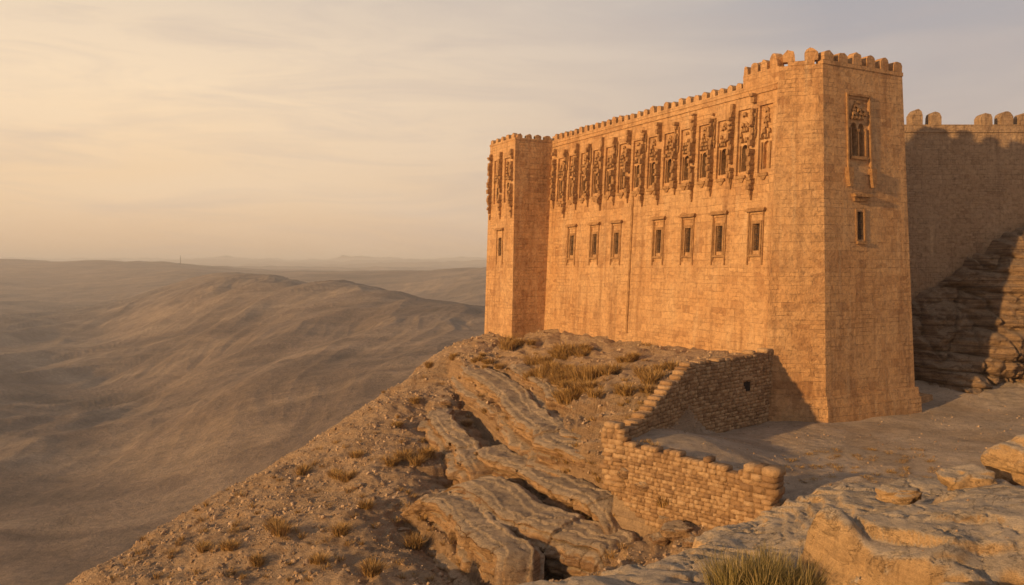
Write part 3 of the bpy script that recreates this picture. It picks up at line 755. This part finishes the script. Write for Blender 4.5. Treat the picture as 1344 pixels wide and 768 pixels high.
zf=[-(p[1]-HY)/F for p in fc]
tf=tps_fit(Pf,zf,1e-4)
def Hfar(x,y):
    z=np.clip(tf(x/y*1.8,np.log(y))*y,-115,60)
    amp=sstep(120,500,y)
    wx=x+80*fbm(x/320,y/320,3); wy=y+80*fbm(x/320+9,y/320,3)
    a=math.radians(74); p=wx*math.cos(a)+wy*math.sin(a); q=-wx*math.sin(a)+wy*math.cos(a)
    g=ridged(p/420,q/110,4)
    near=sstep(2400,600,y)
    z=z+amp*(8.5*(g-.8)*near+(1.5+.0035*y)*fbm(x/220,y/260,3))
    g2=ridged(p/150+4,q/34,3); z=z+.9*(g2-.8)*sstep(110,200,y)*sstep(2000,700,y)*(.4+sstep(-.2,.3,fbm(x/200,y/200+5,2)))
    far=sstep(3600,4800,y)
    z=z+far*(np.maximum(0,fbm(x/3200+3.3,y/1400,3)+.30)*.014*y)
    mid=sstep(1300,2000,y)*(1-far)
    z=z+mid*ridged(x/600,y/300,3)*5
    return z
us=np.concatenate([np.linspace(-1.7,-.75,50)[:-1],np.linspace(-.75,.05,760),np.linspace(.05,1.7,60)[1:]])
yv=np.exp(np.linspace(math.log(90),math.log(14000),720))
U,Yv=np.meshgrid(us,yv); Xv=U*Yv; Zv=Hfar(Xv,Yv)
M_VAL,nt,b=newmat('desert_valley_soil_shading')
pos=nt.nodes.new('ShaderNodeNewGeometry').outputs['Position']
n1=noisen(nt,pos,.004,7,.6,.6); n2=noisen(nt,pos,.06,8,.7); n3=noisen(nt,mapping(nt,pos,(.004,.022,.03),(0,0,-1.28)),1.0,7,.62,1.2)
c=ramp(nt,n1,[(.35,(.17,.115,.08)),(.55,(.25,.17,.115)),(.72,(.36,.25,.165))])
c=mix(nt,c,(.42,.295,.19),ramp(nt,n3,[(.47,(0,0,0)),(.72,(.75,.75,.75))]))
c=mix(nt,c,(.11,.077,.055),ramp(nt,n3,[(.28,(.75,.75,.75)),(.47,(0,0,0))]))  # pale and dark gully streaks: shading painted into the soil colour
c=mix(nt,c,ramp(nt,n2,[(.3,(.62,.62,.62)),(.7,(1.2,1.2,1.2))]),.8,'MULTIPLY')
c=mix(nt,c,ramp(nt,noisen(nt,pos,.4,6,.75),[(.35,(.55,.55,.55)),(.65,(1.15,1.15,1.15))]),.7,'MULTIPLY')
nt.links.new(c,b.inputs['Base Color'])
nrm=bump(nt,n3,4,.4); nrm=bump(nt,n2,3.5,.6,nrm); nrm=bump(nt,noisen(nt,pos,.4,7,.72),1.1,.7,nrm); nt.links.new(nrm,b.inputs['Normal'])
obj_from('desert_valley',np.stack([Xv,Yv,Zv],-1).reshape(-1,3),grid_faces(len(us),len(yv)),[M_VAL],True)
mx,my=-999.,2400.; mz=float(Hfar(np.array([mx]),np.array([my]))[0])
mm=MB(); mm.box(mx-.9,mx+.9,my-.9,my+.9,mz-3,mz+14,0,taper=.3); mm.box(mx-.6,mx+.6,my-.6,my+.6,mz+14.01,mz+27,0,taper=.3); mm.box(mx-2,mx+2,my-.5,my+.5,mz+18,mz+18.6,0); mm.box(mx-1.6,mx+1.6,my-.4,my+.4,mz+22,mz+22.5,0); mm.box(mx-6,mx-1.2,my-3,my+3,mz-3,mz+3.5,0)
mm.build('radio_mast',[M_IRON])

# ---------------- haze ----------------
hz=MB(); hz.box(-16000,16000,-600,15500,-400,90)
hm=bpy.data.materials.new('haze_air'); hm.use_nodes=True; nt=hm.node_tree; nt.nodes.clear()
o=nt.nodes.new('ShaderNodeOutputMaterial'); vs=nt.nodes.new('ShaderNodeVolumeScatter'); vs.inputs['Density'].default_value=.00025; vs.inputs['Color'].default_value=(1.0,.96,.95,1); vs.inputs['Anisotropy'].default_value=0.0
nt.links.new(vs.outputs[0],o.inputs['Volume'])
hz.build('desert_haze',[hm])

# ---------------- light ----------------
el=math.radians(11.5); az=math.atan2(-.83,-.56)
S=Vector((math.sin(az)*math.cos(el),math.cos(az)*math.cos(el),math.sin(el)))
sd=bpy.data.lights.new('sun','SUN'); sd.energy=5.0; sd.angle=math.radians(1.0); sd.color=(1.0,.62,.26)
so=bpy.data.objects.new('sun',sd); so.rotation_euler=S.to_track_quat('Z','Y').to_euler(); scene.collection.objects.link(so)
w=bpy.data.worlds.new('World'); scene.world=w; w.use_nodes=True; nt=w.node_tree; bg=nt.nodes['Background']
sky=nt.nodes.new('ShaderNodeTexSky'); sky.sky_type='NISHITA'; sky.sun_disc=False; sky.sun_elevation=el; sky.sun_rotation=az%(2*math.pi); sky.dust_density=4
tc=nt.nodes.new('ShaderNodeTexCoord'); v=tc.outputs['Generated']
sx=nt.nodes.new('ShaderNodeSeparateXYZ'); nt.links.new(v,sx.inputs[0])
K=10.0
def kc(c): return tuple(a*K for a in c)
warm=ramp(nt,sx.outputs['Z'],[(0,kc((.80,.52,.32))),(.08,kc((.98,.68,.41))),(.2,kc((1.06,.80,.53))),(.36,kc((.78,.65,.52))),(.6,kc((.34,.34,.38))),(.9,kc((.22,.25,.31)))])
cool=ramp(nt,sx.outputs['Z'],[(0,kc((.64,.465,.355))),(.1,kc((.585,.47,.40))),(.3,kc((.43,.41,.43))),(.6,kc((.22,.25,.31))),(.9,kc((.18,.21,.28)))])
dt=nt.nodes.new('ShaderNodeVectorMath'); dt.operation='DOT_PRODUCT'; nt.links.new(v,dt.inputs[0]); dt.inputs[1].default_value=Vector((-.62,.75,.17)).normalized()
af=ramp(nt,dt.outputs['Value'],[(.5,(0,0,0)),(.97,(1,1,1))])
col=mix(nt,cool,warm,af)
cl=noisen(nt,mapping(nt,v,(1.0,1.0,6)),1.9,8,.55,.5)
cf=ramp(nt,cl,[(.42,(0,0,0)),(.72,(1,1,1))])
col=mix(nt,col,kc((1.0,.80,.60)),math_(nt,'MULTIPLY',cf,.26))
cl2=noisen(nt,mapping(nt,v,(1.6,1.6,10),(.06,.05,0)),2.6,9,.60,.9)
col=mix(nt,col,kc((.53,.44,.41)),math_(nt,'MULTIPLY',ramp(nt,cl2,[(.45,(0,0,0)),(.75,(1,1,1))]),.34))
col=mix(nt,col,sky.outputs[0],.08)
nt.links.new(col,bg.inputs['Color']); bg.inputs['Strength'].default_value=.1

# ---------------- camera ----------------
cd=bpy.data.cameras.new('camera'); cd.lens=28; cd.sensor_width=36; cd.clip_end=40000; cd.clip_start=.1; cd.shift_y=-34/1344
co=bpy.data.objects.new('camera',cd); co.rotation_euler=(math.pi/2,0,0); scene.collection.objects.link(co); scene.camera=co
scene.view_settings.view_transform='Standard'; scene.view_settings.look='None'; scene.view_settings.exposure=0
